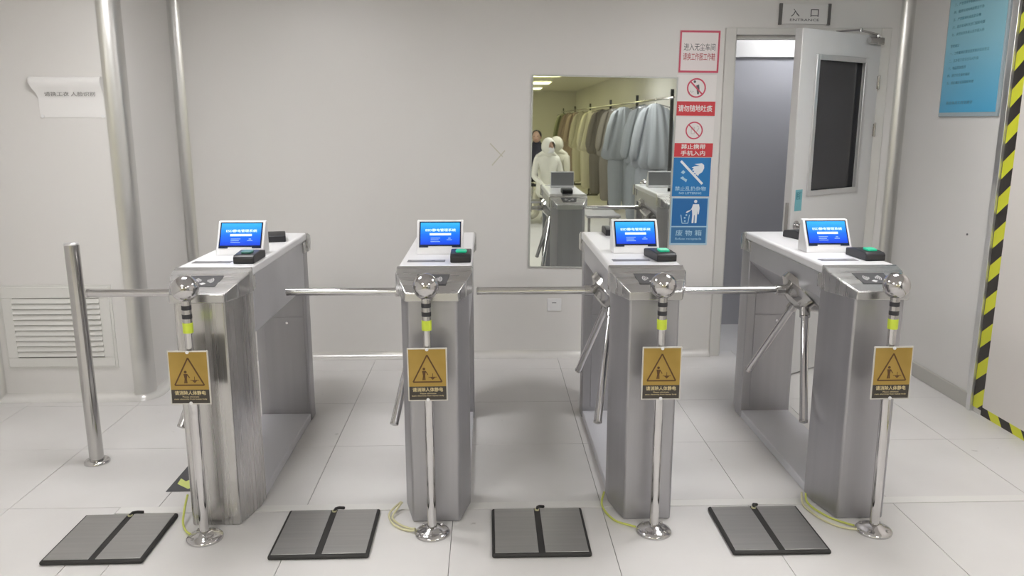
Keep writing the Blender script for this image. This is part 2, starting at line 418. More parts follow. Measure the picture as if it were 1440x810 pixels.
for y in (-5.4, -8.6, -11.8):
    ceiling_light(1.15, y, 'lamp_yellow', '%s yellowish ceiling light over the gown rack, seen in the mirror' % {-5.4: 'nearest', -8.6: 'middle', -11.8: 'farthest'}[y], .6, 1.2, 'yellowish ceiling lights')
    ceiling_light(-1.25, y, 'lamp_yellow', '%s yellowish ceiling light on the side away from the gown rack' % {-5.4: 'nearest', -8.6: 'middle', -11.8: 'farthest'}[y], .6, 1.2, 'yellowish ceiling lights')
ceiling_light(2.2, 5.55, 'lamp_inner', 'small light panel in the room behind the door', .5, .3, z=2.4)

# ------------------------------------------------------------------ turnstiles
def turnstile(label, cx, y0, body, head, rear):
    t = thing('tripod_turnstile', label, 'turnstile', (cx, y0, 0), 0)
    W, L = .13, 1.34
    plan = [(-.092, 0), (.092, 0), (W, .15), (W, .235), (-W, .235), (-W, .15)]
    def flip(p): return [(x, L - y) for x, y in reversed(p)]
    MB().prism(plan, 0, .9).build('front_column', body, t, bevel=.008, seg=3)
    rp = MB().prism(flip(plan), 0, .9).build('rear_column', rear, t, bevel=.006)
    # service door on the inner face of the rear column
    pn = MB().box(-.085, .115, L - .2385, L - .2345, .565, .70).box(-.085, .115, L - .2385, L - .2345, .06, .558).build('service_panel', rear, rp, bevel=.0015)
    MB().lathe([(.006, 0), (.006, .004)], 12, Matrix.Translation((.03, L - .2385, .53)) @ Matrix.Rotation(PI / 2, 4, 'X')).build('lock', 'chrome', rp)
    # head pieces: sloped at each end
    hp = [(-.098, -.022), (.098, -.022), (.147, .135), (.147, .19), (-.147, .19), (-.147, .135)]
    def top(y): return .922 + (y + .022) / .212 * .063
    for nm, f in (('front_head', lambda x, y, z: (x, y, z)), ('rear_head', lambda x, y, z: (-x, L - y, z))):
        b = MB().loft([[f(x, y, .888) for x, y in hp], [f(x, y, top(y)) for x, y in hp]])
        # plain box under the lid
        b.loft([[f(x, y, .888) for x, y in [(-.140, .19), (.140, .19), (.140, .245), (-.140, .245)]], [f(x, y, .944) for x, y in [(-.140, .19), (.140, .19), (.140, .245), (-.140, .245)]]])
        h = b.build(nm, head, t, bevel=.004)
        # reader window and wave mark on the slope
        sl = math.atan2(.063, .212); yc = .075 if nm == 'front_head' else .075
        mt = Matrix.Translation((0, yc, top(yc))) @ Matrix.Rotation(sl, 4, 'X')
        if nm == 'rear_head': mt = Matrix.Translation((0, L, 0)) @ Matrix.Rotation(PI, 4, 'Z') @ mt
        rd = MB().prism([(-.05, -.042), (.05, -.042), (.062, .042), (-.062, .042)], .0004, .002, 'z', mt).build('card_reader', 'grey_dark', t)
        wv = MB()
        for sg in (-1, 1):
            for q in range(4):
                r0 = .008 + q * .0065
                pts = [(sg * (.006 + r0 * math.cos(a)), .002 + r0 * math.sin(a)) for a in [-.75 + 1.5 * i / 7 for i in range(8)]]
                for i in range(7): wv.prism(bar2(pts[i], pts[i + 1], .0028), .002, .0026, 'z', mt)
        wv.prism([(-.012, -.022), (0, -.034), (.012, -.022), (0, -.015)], .002, .0026, 'z', mt)
        wv.build('wave_mark', 'mark', rd, smooth=False)
    # lid
    lid = MB().box(-.142, .142, .19, L - .19, .946, .985).build('lid', 'lid', t, bevel=.01, seg=3)
    MB().box(-.115, .035, .27, .315, .985, .9865).build('indicator_slot', 'grey_mid', lid, smooth=False)
    MB().box(-.1, -.02, .277, .307, .9865, .9875).box(-.005, .03, .281, .303, .9865, .9875).build('indicator_strip', 'grey_strip', lid, smooth=False)
    # bridge between the columns with the sloping mechanism plate
    sec = [(W, .944), (-W, .944), (-W, .845), (.005, .712), (W, .712)]
    MB().prism(sec, .235, L - .235, 'y').build('bridge_housing', 'steel_film', t, bevel=.003)
    # foot sill
    MB().box(-.125, .125, .235, L - .235, 0, .04).build('base_plate', 'sill', t, bevel=.004)
    # hub
    O = Vector((-.100, .53, .775)); a = Vector((-1, 0, -1)).normalized(); p = Vector((-1, 0, 1)).normalized(); q = a.cross(p)
    rot = Matrix((p, q, a)).transposed().to_4x4(); rot.translation = O
    MB().lathe([(.115, -.05), (.115, -.022), (.098, -.012), (.085, .0), (.07, .022), (.03, .034)], 28, rot).build('rotor_hub', 'tube', t)
    for k in range(3):
        an = 2 * PI * k / 3
        pd = p * math.cos(an) + q * math.sin(an)
        dr = (a + pd).normalized(); 
        if k: dr = (dr + Vector((.06, 0, -.10))).normalized()
        s = O + pd * .055 + a * .003
        MB().tube([s, s + dr * .055], .0225, 14).build('arm_socket', 'tube', t)
        am = MB().tube([s + dr * .05, s + dr * .52], .0165, 16).build('arm', 'chrome', t)
        e = s + dr * .52
        MB().tube([e - dr * .004, e + dr * .005, e + dr * .007], [.0172, .0172, .012], 16).build('end_cap', 'tube', am)
    return t
t1 = turnstile('leftmost turnstile, shiny brushed steel, next to the free-standing bollard', TC[0], TY[0], 'steel', 'head', 'steel_matte')
t2 = turnstile('second turnstile from the left, pale satin steel, seen straight on', TC[1], TY[1], 'steel_matte', 'head', 'steel_matte')
t3 = dup(t2); t3.location = (TC[2], TY[2], 0); t3['label'] = 'third turnstile from the left, satin steel, standing before the mirror'
t4 = dup(t2); t4.location = (TC[3], TY[3], 0); t4['label'] = 'rightmost turnstile, satin steel, standing before the open door'

# ------------------------------------------------------------------ display terminals on the lids
def terminal(label, x, y, rz=0):
    t = thing('display_terminal', label, 'display', (x, y, .9852), rz, 'tablet displays on the turnstiles')
    tilt = math.radians(31)
    wd, hgt = .098, .155
    prof = [(0, 0), (.004, .022), (.004 + math.sin(tilt) * (hgt - .022), .022 + math.cos(tilt) * (hgt - .022)), (.095, .136), (.105, .012), (.1, 0)]
    MB().prism(prof, -wd, wd, 'x').build('housing', 'white_pl', t, bevel=.003)
    MB().prism([(.1055, .02), (.0965, .128), (.0985, .128), (.1075, .02)], -wd + .004, wd - .004, 'x').build('back_panel', 'grey_back', t)
    s = MB().box(-.088, .088, -.0022, .0006, .0, .112).box(-.088, -.05, -.0022, .0006, -.006, 0).box(.05, .088, -.0022, .0006, -.006, 0).build('bezel', 'bezel', t, smooth=False)
    s.location = (0, .004 + math.sin(tilt) * .014, .022 + math.cos(tilt) * .014); s.rotation_euler = (-tilt, 0, 0)
    MB().box(-.083, .083, -.003, -.0022, .006, .107).build('screen', 'screen', s, smooth=False)
    lettering('ESD静电管理系统', -.062, .066, .066, .079, -.003, 'screen_glow', s, 'title_lettering', .012)
    b = MB(); b.prism(rect(-.044, .046, .048, .058) , -.0036, -.003, 'y'); b.build('button', 'screen_glow', s, smooth=False)
    pp = [rect(-.04 + .0, .0 - .006 * (i % 2), .034 - .008 * i, .037 - .008 * i) for i in range(3)] + [rect(.028, .05, .026, .029), rect(.034, .044, .033, .037)]
    flat('screen_dim', 'small_print', pp, s, .0005, -.003)
    return t
terminal('white display terminal with lit blue screen on the leftmost turnstile', TC[0] + .018, 3.325, math.radians(1))
terminal('white display terminal with lit blue screen on the second turnstile from the left', TC[1] + .005, 3.325)
terminal('white display terminal with lit blue screen on the third turnstile, before the mirror', TC[2] + .012, 3.325)
terminal('white display terminal with lit blue screen on the rightmost turnstile', TC[3] + .0, 3.32)

def reader(label, x, y, rz, pad='green_pad', ln=.17):
    t = thing('fingerprint_reader', label, 'reader', (x, y, .9852), rz, 'black readers on the turnstiles')
    prof = [(0, 0), (0, .026), (.012, .034), (ln * .62, .04), (ln, .03), (ln, 0)]
    MB().prism(prof, -.041, .041, 'x').build('body', 'black', t, bevel=.004)
    MB().box(-.034, .034, -.001, .012, .006, .022).build('front_lip', 'black_rub', t, bevel=.002)
    if pad:
        sl = math.atan2(.006, ln * .62 - .012)
        b = MB().prism([(-.019, -.02), (.019, -.02), (.023, .0), (.019, .024), (-.019, .024), (-.023, 0)], 0, .009)
        o = b.build('finger_pad', pad, t, bevel=.003); o.location = (.002, .052, .0348); o.rotation_euler = (sl, 0, 0)
    return t
reader('black fingerprint reader with a dim pad at the front of the leftmost turnstile', TC[0] + .095, 3.12, 0, 'green_off')
reader('black fingerprint reader with green pad at the front of the second turnstile', TC[1] + .098, 3.12, 0)
reader('black fingerprint reader with green pad at the front of the third turnstile', TC[2] + .098, 3.118, math.radians(8))
reader('black fingerprint reader with green pad at the front of the rightmost turnstile', TC[3] + .10, 3.112, math.radians(3))
for (k, dx, dy, lab) in ((0, .04, .97, 'black reader lying on the far end of the leftmost turnstile'), (2, .0, 1.14, 'black reader on the far end of the third turnstile, seen in the mirror'), (3, .02, .98, 'black reader lying on the far end of the rightmost turnstile')):
    reader(lab, TC[k] + dx, TY[k] + dy, PI if k == 2 else PI + .25, None, .15)

# ------------------------------------------------------------------ static discharge posts
def post(label, x, y, lean):
    t = thing('static_discharge_post', label, 'post', (x, y, 0), 0, 'ball-topped posts before the turnstiles')
    t.rotation_euler = (0, math.radians(lean), 0)
    fl = MB().lathe([(.066, 0), (.067, .006), (.064, .011), (.05, .017), (.034, .022), (.026, .03)], 32).build('base_flange', 'chrome', t, angle=60)
    for k in range(4):
        a = PI / 4 + k * PI / 2; MB().lathe([(.006, .013), (.006, .02), (.003, .022)], 10).build('screw', 'tube', fl, (.05 * math.cos(a), .05 * math.sin(a), 0))
    MB().lathe([(.0175, .02), (.0175, .66)], 24).build('lower_pole', 'chrome', t)
    MB().lathe([(.0145, .655), (.0145, .84)], 24).build('upper_pole', 'chrome', t)
    MB().lathe([(.0175, .80), (.018, .802), (.018, .835), (.0175, .837)], 24).build('lime_label', 'lime', t)['label'] = 'lime green label wrapped around the pole'
    MB().lathe([(.0165, .837), (.0165, .92)], 24).build('ball_collar', 'tube', t)
    for z in (.852, .884): MB().lathe([(.0172, z), (.0175, z + .002), (.0175, z + .014), (.0172, z + .016)], 24).build('black_band', 'band', t)
    b = MB().sphere((0, 0, .96), .047, 32, 20); b.build('touch_ball', 'ball', t, angle=80)
    # warning board
    bd = MB().box(-.072, .072, -.026, -.021, .54, .74).build('warning_board', 'sign_rim', t, bevel=.002)
    flat('gold', 'gold_panel', [rect(-.067, .067, .596, .735)], bd, .001, -.026)
    flat('sign_black', 'text_panel', [rect(-.067, .067, .545, .596)], bd, .001, -.026)
    y_ = -.027
    tri = [(-.052, .613), (.052, .613), (0, .714)]
    fr_ = [bar2(tri[0], tri[1], .005), bar2(tri[1], tri[2], .005), bar2(tri[2], tri[0], .005)]
    fig = [circle(-.012, .662, .005, 12), [(-.019, .655), (-.005, .655), (-.008, .637), (-.007, .620), (-.012, .620), (-.0125, .636), (-.0135, .620), (-.0185, .620), (-.016, .637)], bar2((-.006, .653), (.002, .640), .003),
           rect(.004, .034, .630, .632), bar2((.019, .645), (.019, .630), .002), [(.010, .630), (.028, .630), (.019, .621)]]
    flat('gold_ink', 'warning_symbol', fr_ + fig, bd, .0006, y_)
    lettering('请消除人体静电', -.055, .055, .576, .592, y_, 'gold_text', bd, bold=.012)
    lettering('Please eliminate', -.028, .03, .567, .572, y_, 'gold_text', bd)
    lettering('static electricity from human body', -.058, .058, .557, .5635, y_, 'gold_text', bd)
    for z in (.7345, .5455): MB().lathe([(.006, 0), (.006, .003), (.003, .0045)], 14).build('bolt', 'white_pl', bd, (0, -.0265, z), (PI / 2, 0, 0))
    for z in (.72, .56): MB().box(-.02, .02, -.021, .018, z - .006, z + .006).build('bracket', 'tube', t, bevel=.002)
    return t
post('ball-topped chrome post before the leftmost turnstile', -1.072, 2.772, .25)
post('ball-topped chrome post before the second turnstile from the left', -.22, 2.783, -.3)
post('ball-topped chrome post before the third turnstile from the left', .624, 2.772, 0)
post('ball-topped chrome post before the rightmost turnstile', 1.466, 2.752, -.4)

# earth wires
def wire(label, pts, m):
    n = []
    P = [Vector(p) for p in pts]
    for i in range(len(P) - 1):
        a, b, c, d = P[max(i - 1, 0)], P[i], P[i + 1], P[min(i + 2, len(P) - 1)]
        for k in range(6):
            u = k / 6; n.append(.5 * ((2 * b) + (c - a) * u + (2 * a - 5 * b + 4 * c - d) * u * u + (3 * b - a - 3 * c + d) * u ** 3))
    n.append(P[-1])
    return tag(MB().tube(n, .0042, 8).build('earth_wire', m), label, 'cable', 'earth wires at the post feet')
wire('yellow-green earth wire looping up beside the leftmost post', [(-1.128, 2.785, .010), (-1.158, 2.815, .008), (-1.185, 2.86, .02), (-1.19, 2.90, .06), (-1.195, 2.95, .09)], 'wire')
wire('pale earth wire curling left from the second post', [(-.287, 2.80, .012), (-.31, 2.815, .006), (-.355, 2.85, .006), (-.385, 2.90, .008), (-.37, 2.95, .02), (-.352, 2.965, .04)], 'wire_pale')
wire('second pale earth wire beside the second post', [(-.287, 2.787, .012), (-.32, 2.80, .006), (-.37, 2.84, .006), (-.40, 2.92, .012), (-.36, 2.985, .03)], 'wire_pale')
wire('yellow-green earth wire running left from the third post', [(.556, 2.79, .012), (.53, 2.82, .006), (.49, 2.85, .006), (.462, 2.92, .006), (.455, 2.99, .01), (.47, 3.03, .04)], 'wire')
wire('yellow-green earth wire running left from the rightmost post', [(1.40, 2.775, .012), (1.37, 2.815, .006), (1.34, 2.85, .006), (1.308, 2.92, .006), (1.30, 2.985, .008), (1.312, 3.03, .02)], 'wire')
wire('pale earth wire beside the yellow-green one at the rightmost post', [(1.398, 2.745, .012), (1.35, 2.775, .006), (1.305, 2.83, .006), (1.278, 2.92, .006), (1.276, 2.97, .01), (1.29, 3.02, .03)], 'wire_pale')

# ------------------------------------------------------------------ foot plates
def foot_mat(label, x, y, rz):
    t = thing('foot_plate_mat', label, 'foot mat', (x, y, 0), rz, 'black foot plates on the floor')
    MB().box(-.18, .18, -.175, .175, 0, .017).build('rubber_base', 'black_rub', t, bevel=.008, seg=3)
    for s in (-1, 1):
        MB().box(s * .0905 - .0785, s * .0905 + .0785, -.165, .165, .017, .0195).build('steel_plate', 'plate', t, bevel=.0015)
    MB().lathe([(.009, .016), (.009, .0215), (.005, .0225)], 14, Matrix.Translation((0, .155, 0))).build('terminal_screw', 'wire_pale', t)
    MB().tube([(0, .15, .02), (.004, .17, .022), (.012, .19, .015), (.03, .205, .006)], .006, 8).build('lead', 'black_rub', t)
    return t
for k, (x, y, rz, lab) in enumerate(((-1.413, 2.77, .6, 'leftmost black foot mat with two steel plates'), (-.618, 2.782, .4, 'second black foot mat from the left, before the gap between the first two turnstiles'),
                                     (.186, 2.77, 0, 'third black foot mat from the left, before the mirror gap'), (1.055, 2.762, -.3, 'rightmost black foot mat with two steel plates'))):
    foot_mat(lab, x, y, math.radians(rz))

# ------------------------------------------------------------------ bollard on the left
bl = thing('bollard', 'free-standing steel tube bollard at far left, before the wall vent', 'bollard', (-1.805, 3.478, 0))
bl.rotation_euler = (0, math.radians(-.3), 0)
MB().lathe([(.055, 0), (.055, .008), (.05, .014), (.034, .016)], 28).build('base_flange', 'chrome', bl, angle=60)
MB().lathe([(.0305, .012), (.0305, 1.012)], 28).build('tube', 'tube', bl)
MB().lathe([(.0308, 1.01), (.0308, 1.018), (.026, 1.022), (.001, 1.0225)], 28).build('top_cap', 'alu', bl, angle=60)

# ------------------------------------------------------------------ wall vent on the left block
v = thing('air_vent', 'white louvred return air vent low on the left wall', 'vent', (-2.37, YF - .0005, .20))
x0, x1, z1 = -.29, .29, .45
f = MB()
f.box(x0, x1, -.012, 0, 0, .052).box(x0, x1, -.012, 0, z1 - .06, z1).box(x0, x0 + .055, -.012, 0, .052, z1 - .06).box(x1 - .055, x1, -.012, 0, .052, z1 - .06)
f.build('frame', 'vent', v, bevel=.002)
f = MB(); f.box(x0 - .012, x1 + .012, -.006, -.0002, -.012, 0).box(x0 - .012, x1 + .012, -.006, -.0002, z1, z1 + .012).box(x0 - .012, x0, -.006, -.0002, 0, z1).box(x1, x1 + .012, -.006, -.0002, 0, z1)
f.build('flange', 'vent', v)
MB().box(x0 + .055, x1 - .055, -.0025, -.0005, .052, z1 - .06).build('backing', 'concealed', v, smooth=False)
me = None
for k in range(11):
    zc = .072 + k * .0302
    if me is None:
        ob = MB().prism([(-.016, -.013), (-.014, -.014), (-.004, .011), (-.004, .0125), (-.006, .0125)], x0 + .055, x1 - .055, 'x').build('slat', 'vent', v); me = ob.data
    else: ob = link('slat', me, v)
    ob.location = (0, 0, zc)

# ------------------------------------------------------------------ mirror
mr = thing('wall_mirror', 'large frameless wall mirror reflecting hanging gowns', 'mirror', (.722, YB - .0005, 1.205))
mr.rotation_euler = (0, math.radians(.9), 0)
hw, hh = .447, .598
MB().box(-hw, hw, -.006, 0, -hh, hh).build('mirror_glass', 'mirror', mr, smooth=False)
f = MB()
f.box(-hw - .01, -hw, -.010, 0, -hh - .01, hh + .01).box(hw, hw + .01, -.010, 0, -hh - .01, hh + .01).box(-hw, hw, -.010, 0, hh, hh + .01).box(-hw, hw, -.010, 0, -hh - .01, -hh)
f.build('edge_strip', 'edge', mr, bevel=.002)

# ------------------------------------------------------------------ signs right of the mirror
def sign(name, label, x, z, w, h, m, t=.003, tilt=0):
    s = thing(name, label, 'sign', (x, YB - .0006, z), 0)
    s.rotation_euler = (0, math.radians(tilt), 0)
    b = MB().box(-w / 2, w / 2, -t, 0, 0, h).build('panel', m, s, bevel=.0008)
    return s
s = sign('notice_sign', 'white acrylic notice sign with pinkish red border, topmost of the sign column', 1.312, 1.832, .25, .252, 'paper_pink', .005, .6)
f = MB(); w, h = .125, .252
f.box(-w, w, -.006, -.005, 0, .012).box(-w, w, -.006, -.005, h - .012, h).box(-w, -w + .011, -.006, -.005, .012, h - .012).box(w - .011, w, -.006, -.005, .012, h - .012)
f.build('border', 'pinkred', s, smooth=False)
lettering('进入无尘车间', -.098, .098, .132, .176, -.005, 'ink', s, bold=.004)
lettering('请换工作服工作鞋', -.1, .1, .074, .118, -.005, 'ink_red', s, bold=.008)

s = sign('no_spitting_sign', 'white no spitting sign with red caption strip, second in the sign column', 1.304, 1.57, .25, .25, 'paper', tilt=.5)
flat('red', 'caption_strip', [rect(-.125, .125, 0, .088)], s, .0008, -.003)
lettering('请勿随地吐痰', -.108, .108, .024, .066, -.0038, 'paper', s, bold=.02)
flat('ink', 'pictogram', [circle(-.012, .208, .008, 14), [(-.002, .185), (.016, .192), (.02, .165), (.018, .132), (.006, .132), (.002, .16)]] + [circle(-.02 - .007 * i, .15 - .006 * (i % 2), .002, 8) for i in range(4)], s, .0008, -.003)
ring('pinkred', 'prohibition_ring', 0, .17, .06, .009, s, -.0035)
flat('pinkred', 'slash', [bar2((-.04, .21), (.04, .13), .009)], s, .0008, -.0042)

s = sign('no_phone_sign', 'white no mobile phones sign with red two-line caption, third in the sign column', 1.302, 1.314, .25, .25, 'paper', tilt=.5)
flat('red', 'caption_strip', [rect(-.125, .125, 0, .086)], s, .0008, -.003)
lettering('禁止携带', -.078, .078, .048, .08, -.0038, 'paper', s, bold=.02)
lettering('手机入内', -.078, .078, .008, .04, -.0038, 'paper', s, bold=.02)
g_ = mat('pale_grey_print', (.55, .5, .5), .5); M['pale_print'] = g_
flat('pale_print', 'pictogram', [bar2((-.018, .145), (-.018, .185), .003), bar2((.002, .145), (.002, .185), .003), bar2((-.018, .145), (.002, .145), .003), bar2((-.018, .185), (.002, .185), .003), rect(-.013, -.003, .168, .18), bar2((.012, .15), (.03, .18), .004), bar2((.016, .195), (.03, .185), .003)], s, .0008, -.003)
ring('pinkred', 'prohibition_ring', 0, .165, .055, .008, s, -.0035)
flat('pinkred', 'slash', [bar2((-.037, .202), (.037, .128), .007)], s, .0008, -.0042)

s = sign('no_littering_sign', 'blue no littering sign with white hand and diagonal bar, fourth in the sign column', 1.296, 1.063, .248, .246, 'blue', tilt=.4)
hand = [(.018, .205), (.065, .212), (.08, .2), (.082, .18), (.07, .155), (.05, .142), (.045, .13), (.036, .14), (.03, .135), (.026, .15), (.012, .15), (.02, .163), (.004, .166), (.016, .178), (.002, .184), (.02, .192), (.052, .196)]
flat('white', 'hand_pictogram', [hand], s, .0008, -.003)
flat('sky', 'litter_pictogram', [[(-.066, .152), (-.052, .168), (-.038, .155), (-.05, .142)], [(-.07, .118), (-.052, .128), (-.04, .115), (-.024, .108), (-.03, .09), (-.044, .102), (-.056, .108)]], s, .0008, -.003)
flat('white', 'slash', [bar2((-.07, .225), (.075, .08), .015)], s, .0008, -.0042)
lettering('禁止乱扔杂物', -.1, .1, .036, .064, -.003, 'sky', s, bold=.01)
lettering('NO LITTERING', -.072, .072, .014, .028, -.003, 'sky', s, bold=.01)

s = sign('litter_bin_sign', 'blue waste bin sign with white figure and bin, lowest of the sign column', 1.297, .748, .246, .309, 'sky', tilt=.3)
flat('blue2', 'upper_panel', [rect(-.114, .114, .124, .302)], s, .0008, -.003)
flat('blue3', 'lower_panel', [rect(-.114, .114, .012, .116)], s, .0008, -.003)
man = [(.02, .265), (.058, .265), (.064, .24), (.06, .2), (.052, .2), (.05, .225), (.049, .2), (.048, .143), (.036, .143), (.034, .195), (.030, .195), (.028, .143), (.016, .143), (.018, .2), (.014, .232), (-.018, .220), (-.024, .211), (-.016, .209), (.0, .219), (.014, .243)]
flat('white', 'figure_pictogram', [man, circle(.036, .283, .0105, 16)], s, .0008, -.0038)
flat('sky', 'bin_pictogram', [bar2((-.056, .197), (-.046, .142), .005), bar2((-.046, .142), (-.008, .142), .005), bar2((-.008, .142), (.0, .197), .005), circle(-.02, .195, .006, 8), circle(-.03, .177, .006, 8), circle(-.028, .156, .006, 8)], s, .0008, -.0038)
lettering('废 物 箱', -.085, .085, .06, .098, -.0038, 'sky', s, bold=.005)
lettering('Refuse receptacle', -.085, .085, .03, .048, -.0038, 'sky', s)

# entrance sign above the door
s = thing('entrance_sign', 'silver entrance sign with dark end caps above the doorway', 'sign', (1.955, YB - .0006, 2.118), 0)
s.rotation_euler = (0, math.radians(.4), 0)
MB().box(-.142, .142, -.014, 0, .004, .122).build('panel', mat('silver_panel', (.74, .73, .72), .4, .0), s, bevel=.002)
for sg in (-1, 1): MB().box(min(sg * .142, sg * .16), max(sg * .142, sg * .16), -.018, 0, 0, .126).build('end_cap', mat('cap_grey', (.14, .135, .13), .4), s, bevel=.002)
lettering('入', -.088, -.034, .048, .094, -.014, 'ink', s, bold=.004)
lettering('口', .034, .084, .048, .092, -.014, 'ink', s, bold=.004)
lettering('ENTRANCE', -.092, .09, .022, .036, -.014, 'ink', s, bold=.005)

# ------------------------------------------------------------------ open door
dr = bpy.data.objects.new('door_1', None); col.objects.link(dr); structure(dr)
dr['label'] = 'pale grey door with dark glass pane standing open towards the turnstiles'
dr.location = (2.43, 5.05, .01); dr.rotation_euler = (0, 0, math.atan2(-.574, -.819))
LW, LH, T = .818, 2.035, .05
wx0, wx1, wz0, wz1 = .145, .672, 1.10, 1.895
f = MB().box(0, wx0, -T, 0, 0, LH).box(wx1, LW, -T, 0, 0, LH).box(wx0, wx1, -T, 0, 0, wz0).box(wx0, wx1, -T, 0, wz1, LH)
f.build('leaf', 'door', dr, smooth=False)
f = MB()
fw = .024
for yy in ((-.001, .010), (-T - .010, -T + .001)):
    f.box(wx0 - .006, wx0 + fw, yy[0], yy[1], wz0 - .006, wz1 + .006).box(wx1 - fw, wx1 + .006, yy[0], yy[1], wz0 - .006, wz1 + .006)
    f.box(wx0 + fw, wx1 - fw, yy[0], yy[1], wz0 - .006, wz0 + fw).box(wx0 + fw, wx1 - fw, yy[0], yy[1], wz1 - fw, wz1 + .006)
f.build('window_frame', 'alu', dr, bevel=.002)
MB().box(wx0 + .002, wx1 - .002, -.03, -.024, wz0 + .002, wz1 - .002).build('glass_pane', 'tint', dr, smooth=False)
MB().box(LW, LW + .003, -T + .003, -.003, 0.002, LH - .002).build('edge_profile', 'alu', dr, bevel=.001)
MB().box(LW + .003, LW + .0045, -T + .014, -.014, .86, 1.06).build('lock_plate', 'tube', dr)
MB().lathe([(.028, 0), (.028, .006), (.014, .009), (.012, .03), (.02, .036), (.029, .05), (.029, .062), (.02, .07), (.004, .072)], 24, Matrix.Translation((.762, 0, .925)) @ Matrix.Rotation(-PI / 2, 4, 'X')).build('door_knob', 'chrome', dr, angle=60)
st = MB().box(.717, .785, 0, .001, 1.01, 1.135).build('sticker', 'teal', dr)
st['label'] = 'teal sticker above the knob'
lettering('随手关门', .728, .774, 1.075, 1.122, 0, 'teal_dk', dr, 'sticker_lettering', rot=(PI / 2, 0, PI), loc=(.751, .001, 1.10))
for z in (1.72, 1.43, .3):
    MB().lathe([(.006, 0), (.006, .085)], 12, Matrix.Translation((-.006, .004, z))).box(-.003, .012, -.0005, .0025, z + .004, z + .081).build('hinge', 'tube', dr)
MB().box(.012, .09, 0, .03, 1.985, 2.028).build('closer_body', 'tube', dr, bevel=.006)
MB().lathe([(.02, 0), (.02, .07), (.016, .08)], 16, Matrix.Translation((.088, .016, 2.006)) @ Matrix.Rotation(PI / 2, 4, 'Y')).build('closer_cylinder', 'tube', dr)
MB().lathe([(.014, 0), (.014, .012), (.008, .016)], 14, Matrix.Translation((.075, .02, 2.028))).build('closer_pivot', 'chrome', dr)
MB().tube([(.075, .02, 2.042), (.205, -.02, 2.062)], .007, 8).build('closer_arm', 'tube', dr)
MB().tube([(.205, -.02, 2.066), (.235, -.165, 2.066)], .006, 8).build('closer_link', 'tube', dr)
MB().lathe([(.009, 2.052), (.009, 2.074), (.004, 2.078)], 12, Matrix.Translation((.205, -.02, 0))).build('closer_joint', 'chrome', dr)

# ------------------------------------------------------------------ right wall: notice board, tapes
nb = thing('notice_board', 'tall blue printed notice board on the right wall', 'notice board', (XR - .0006, 4.37, 1.562), 0)
nb.rotation_euler = (0, 0, -PI / 2)        # local x runs along -Y, local -y faces the room
W2, H2 = .272, .80
MB().box(-W2, W2, -.014, 0, 0, H2).build('backing', 'acrylic', nb, bevel=.003)
MB().box(-W2 + .012, W2 - .016, -.016, -.014, .022, H2 - .012).build('printed_sheet', 'board', nb, smooth=False)
lines = ['注意事项', '一、进入无尘车间必须更换工作服和工作鞋', '二、进入车间前必须清除人体静电', '三、严禁携带手机和食物进入车间', '四、保持车间内地面整洁干净', '五、严禁随地吐痰乱扔杂物', '六、离开车间时关好门窗和电源',
         '七、未经允许外来人员不得入内', '管理规定', '一、工作服须定期清洗更换并保持整洁', '二、洁净鞋不得穿出车间外面', '三、物品摆放整齐', '四、遵守安全操作规程', '五、违反规定者按制度处理']
z = .735
for i, tx in enumerate(lines):
    wdt = min(.40, .0212 * len(tx))
    lettering(tx, -.215, -.215 + wdt, z - .017, z, -.016, 'board_ink', nb)
    z -= .062 if i == 7 else .040
lettering('请全体员工自觉遵守', -.2, .05, .066, .084, -.016, 'board_ink', nb)
tg = MB().box(-.04, .04, -.0016, 0, 0, 2.30).build('hazard_tape', 'hazard')
tg.location = (XR - .0062, 3.972, .03); tg.rotation_euler = (0, 0, -PI / 2)
tag(tg, 'black and yellow hazard tape running up the right wall', 'tape')
tg = MB().box(0, .045, -.0016, 0, -2.3, 0).build('hazard_tape', 'hazard')
tg.location = (XR - .0064, 3.935, .012); tg.rotation_euler = (0, PI / 2, 0)
tg.matrix_world = Matrix.Translation((XR - .0064, 3.94, .004)) @ Matrix(((0, -1, 0), (0, 0, 1), (1, 0, 0))).to_4x4() @ Matrix.Rotation(0, 4, 'X')
tag(tg, 'black and yellow hazard tape along the foot of the right wall', 'tape')
tag(MB().lathe([(.006, 0), (.006, .004), (.002, .006)], 10).build('wall_screw', 'grey_mid', None, (XR - .0003, 4.25, .93), (0, -PI / 2, 0)), 'small grey screw in the right wall below the notice board', 'screw')

# ------------------------------------------------------------------ back wall outlet, tape residue, paper notice, floor sticker
ol = thing('wall_outlet', 'white socket plate low on the back wall under the mirror', 'outlet', (.43, YB - .0005, .355))
MB().box(-.046, .046, -.009, 0, -.042, .042).build('plate', 'white_pl', ol, bevel=.003)
MB().box(-.026, .026, -.0105, -.009, -.03, .028).build('socket_insert', 'white_pl', ol, bevel=.001)
MB().box(-.016, .012, -.0112, -.0105, .012, .017).build('socket_slot', 'grey_mid', ol, smooth=False)
tr_ = MB()
tr_.prism(bar2((-.052, .075), (.028, -.008), .007), -.0004, 0, 'y').prism(bar2((.042, .03), (-.04, -.062), .007), -.0007, -.0004, 'y')
tag(tr_.build('tape_residue', 'tape_res', None, (.065, YB - .0004, 1.325)), 'faint crossed tape marks on the back wall left of the mirror', 'tape')

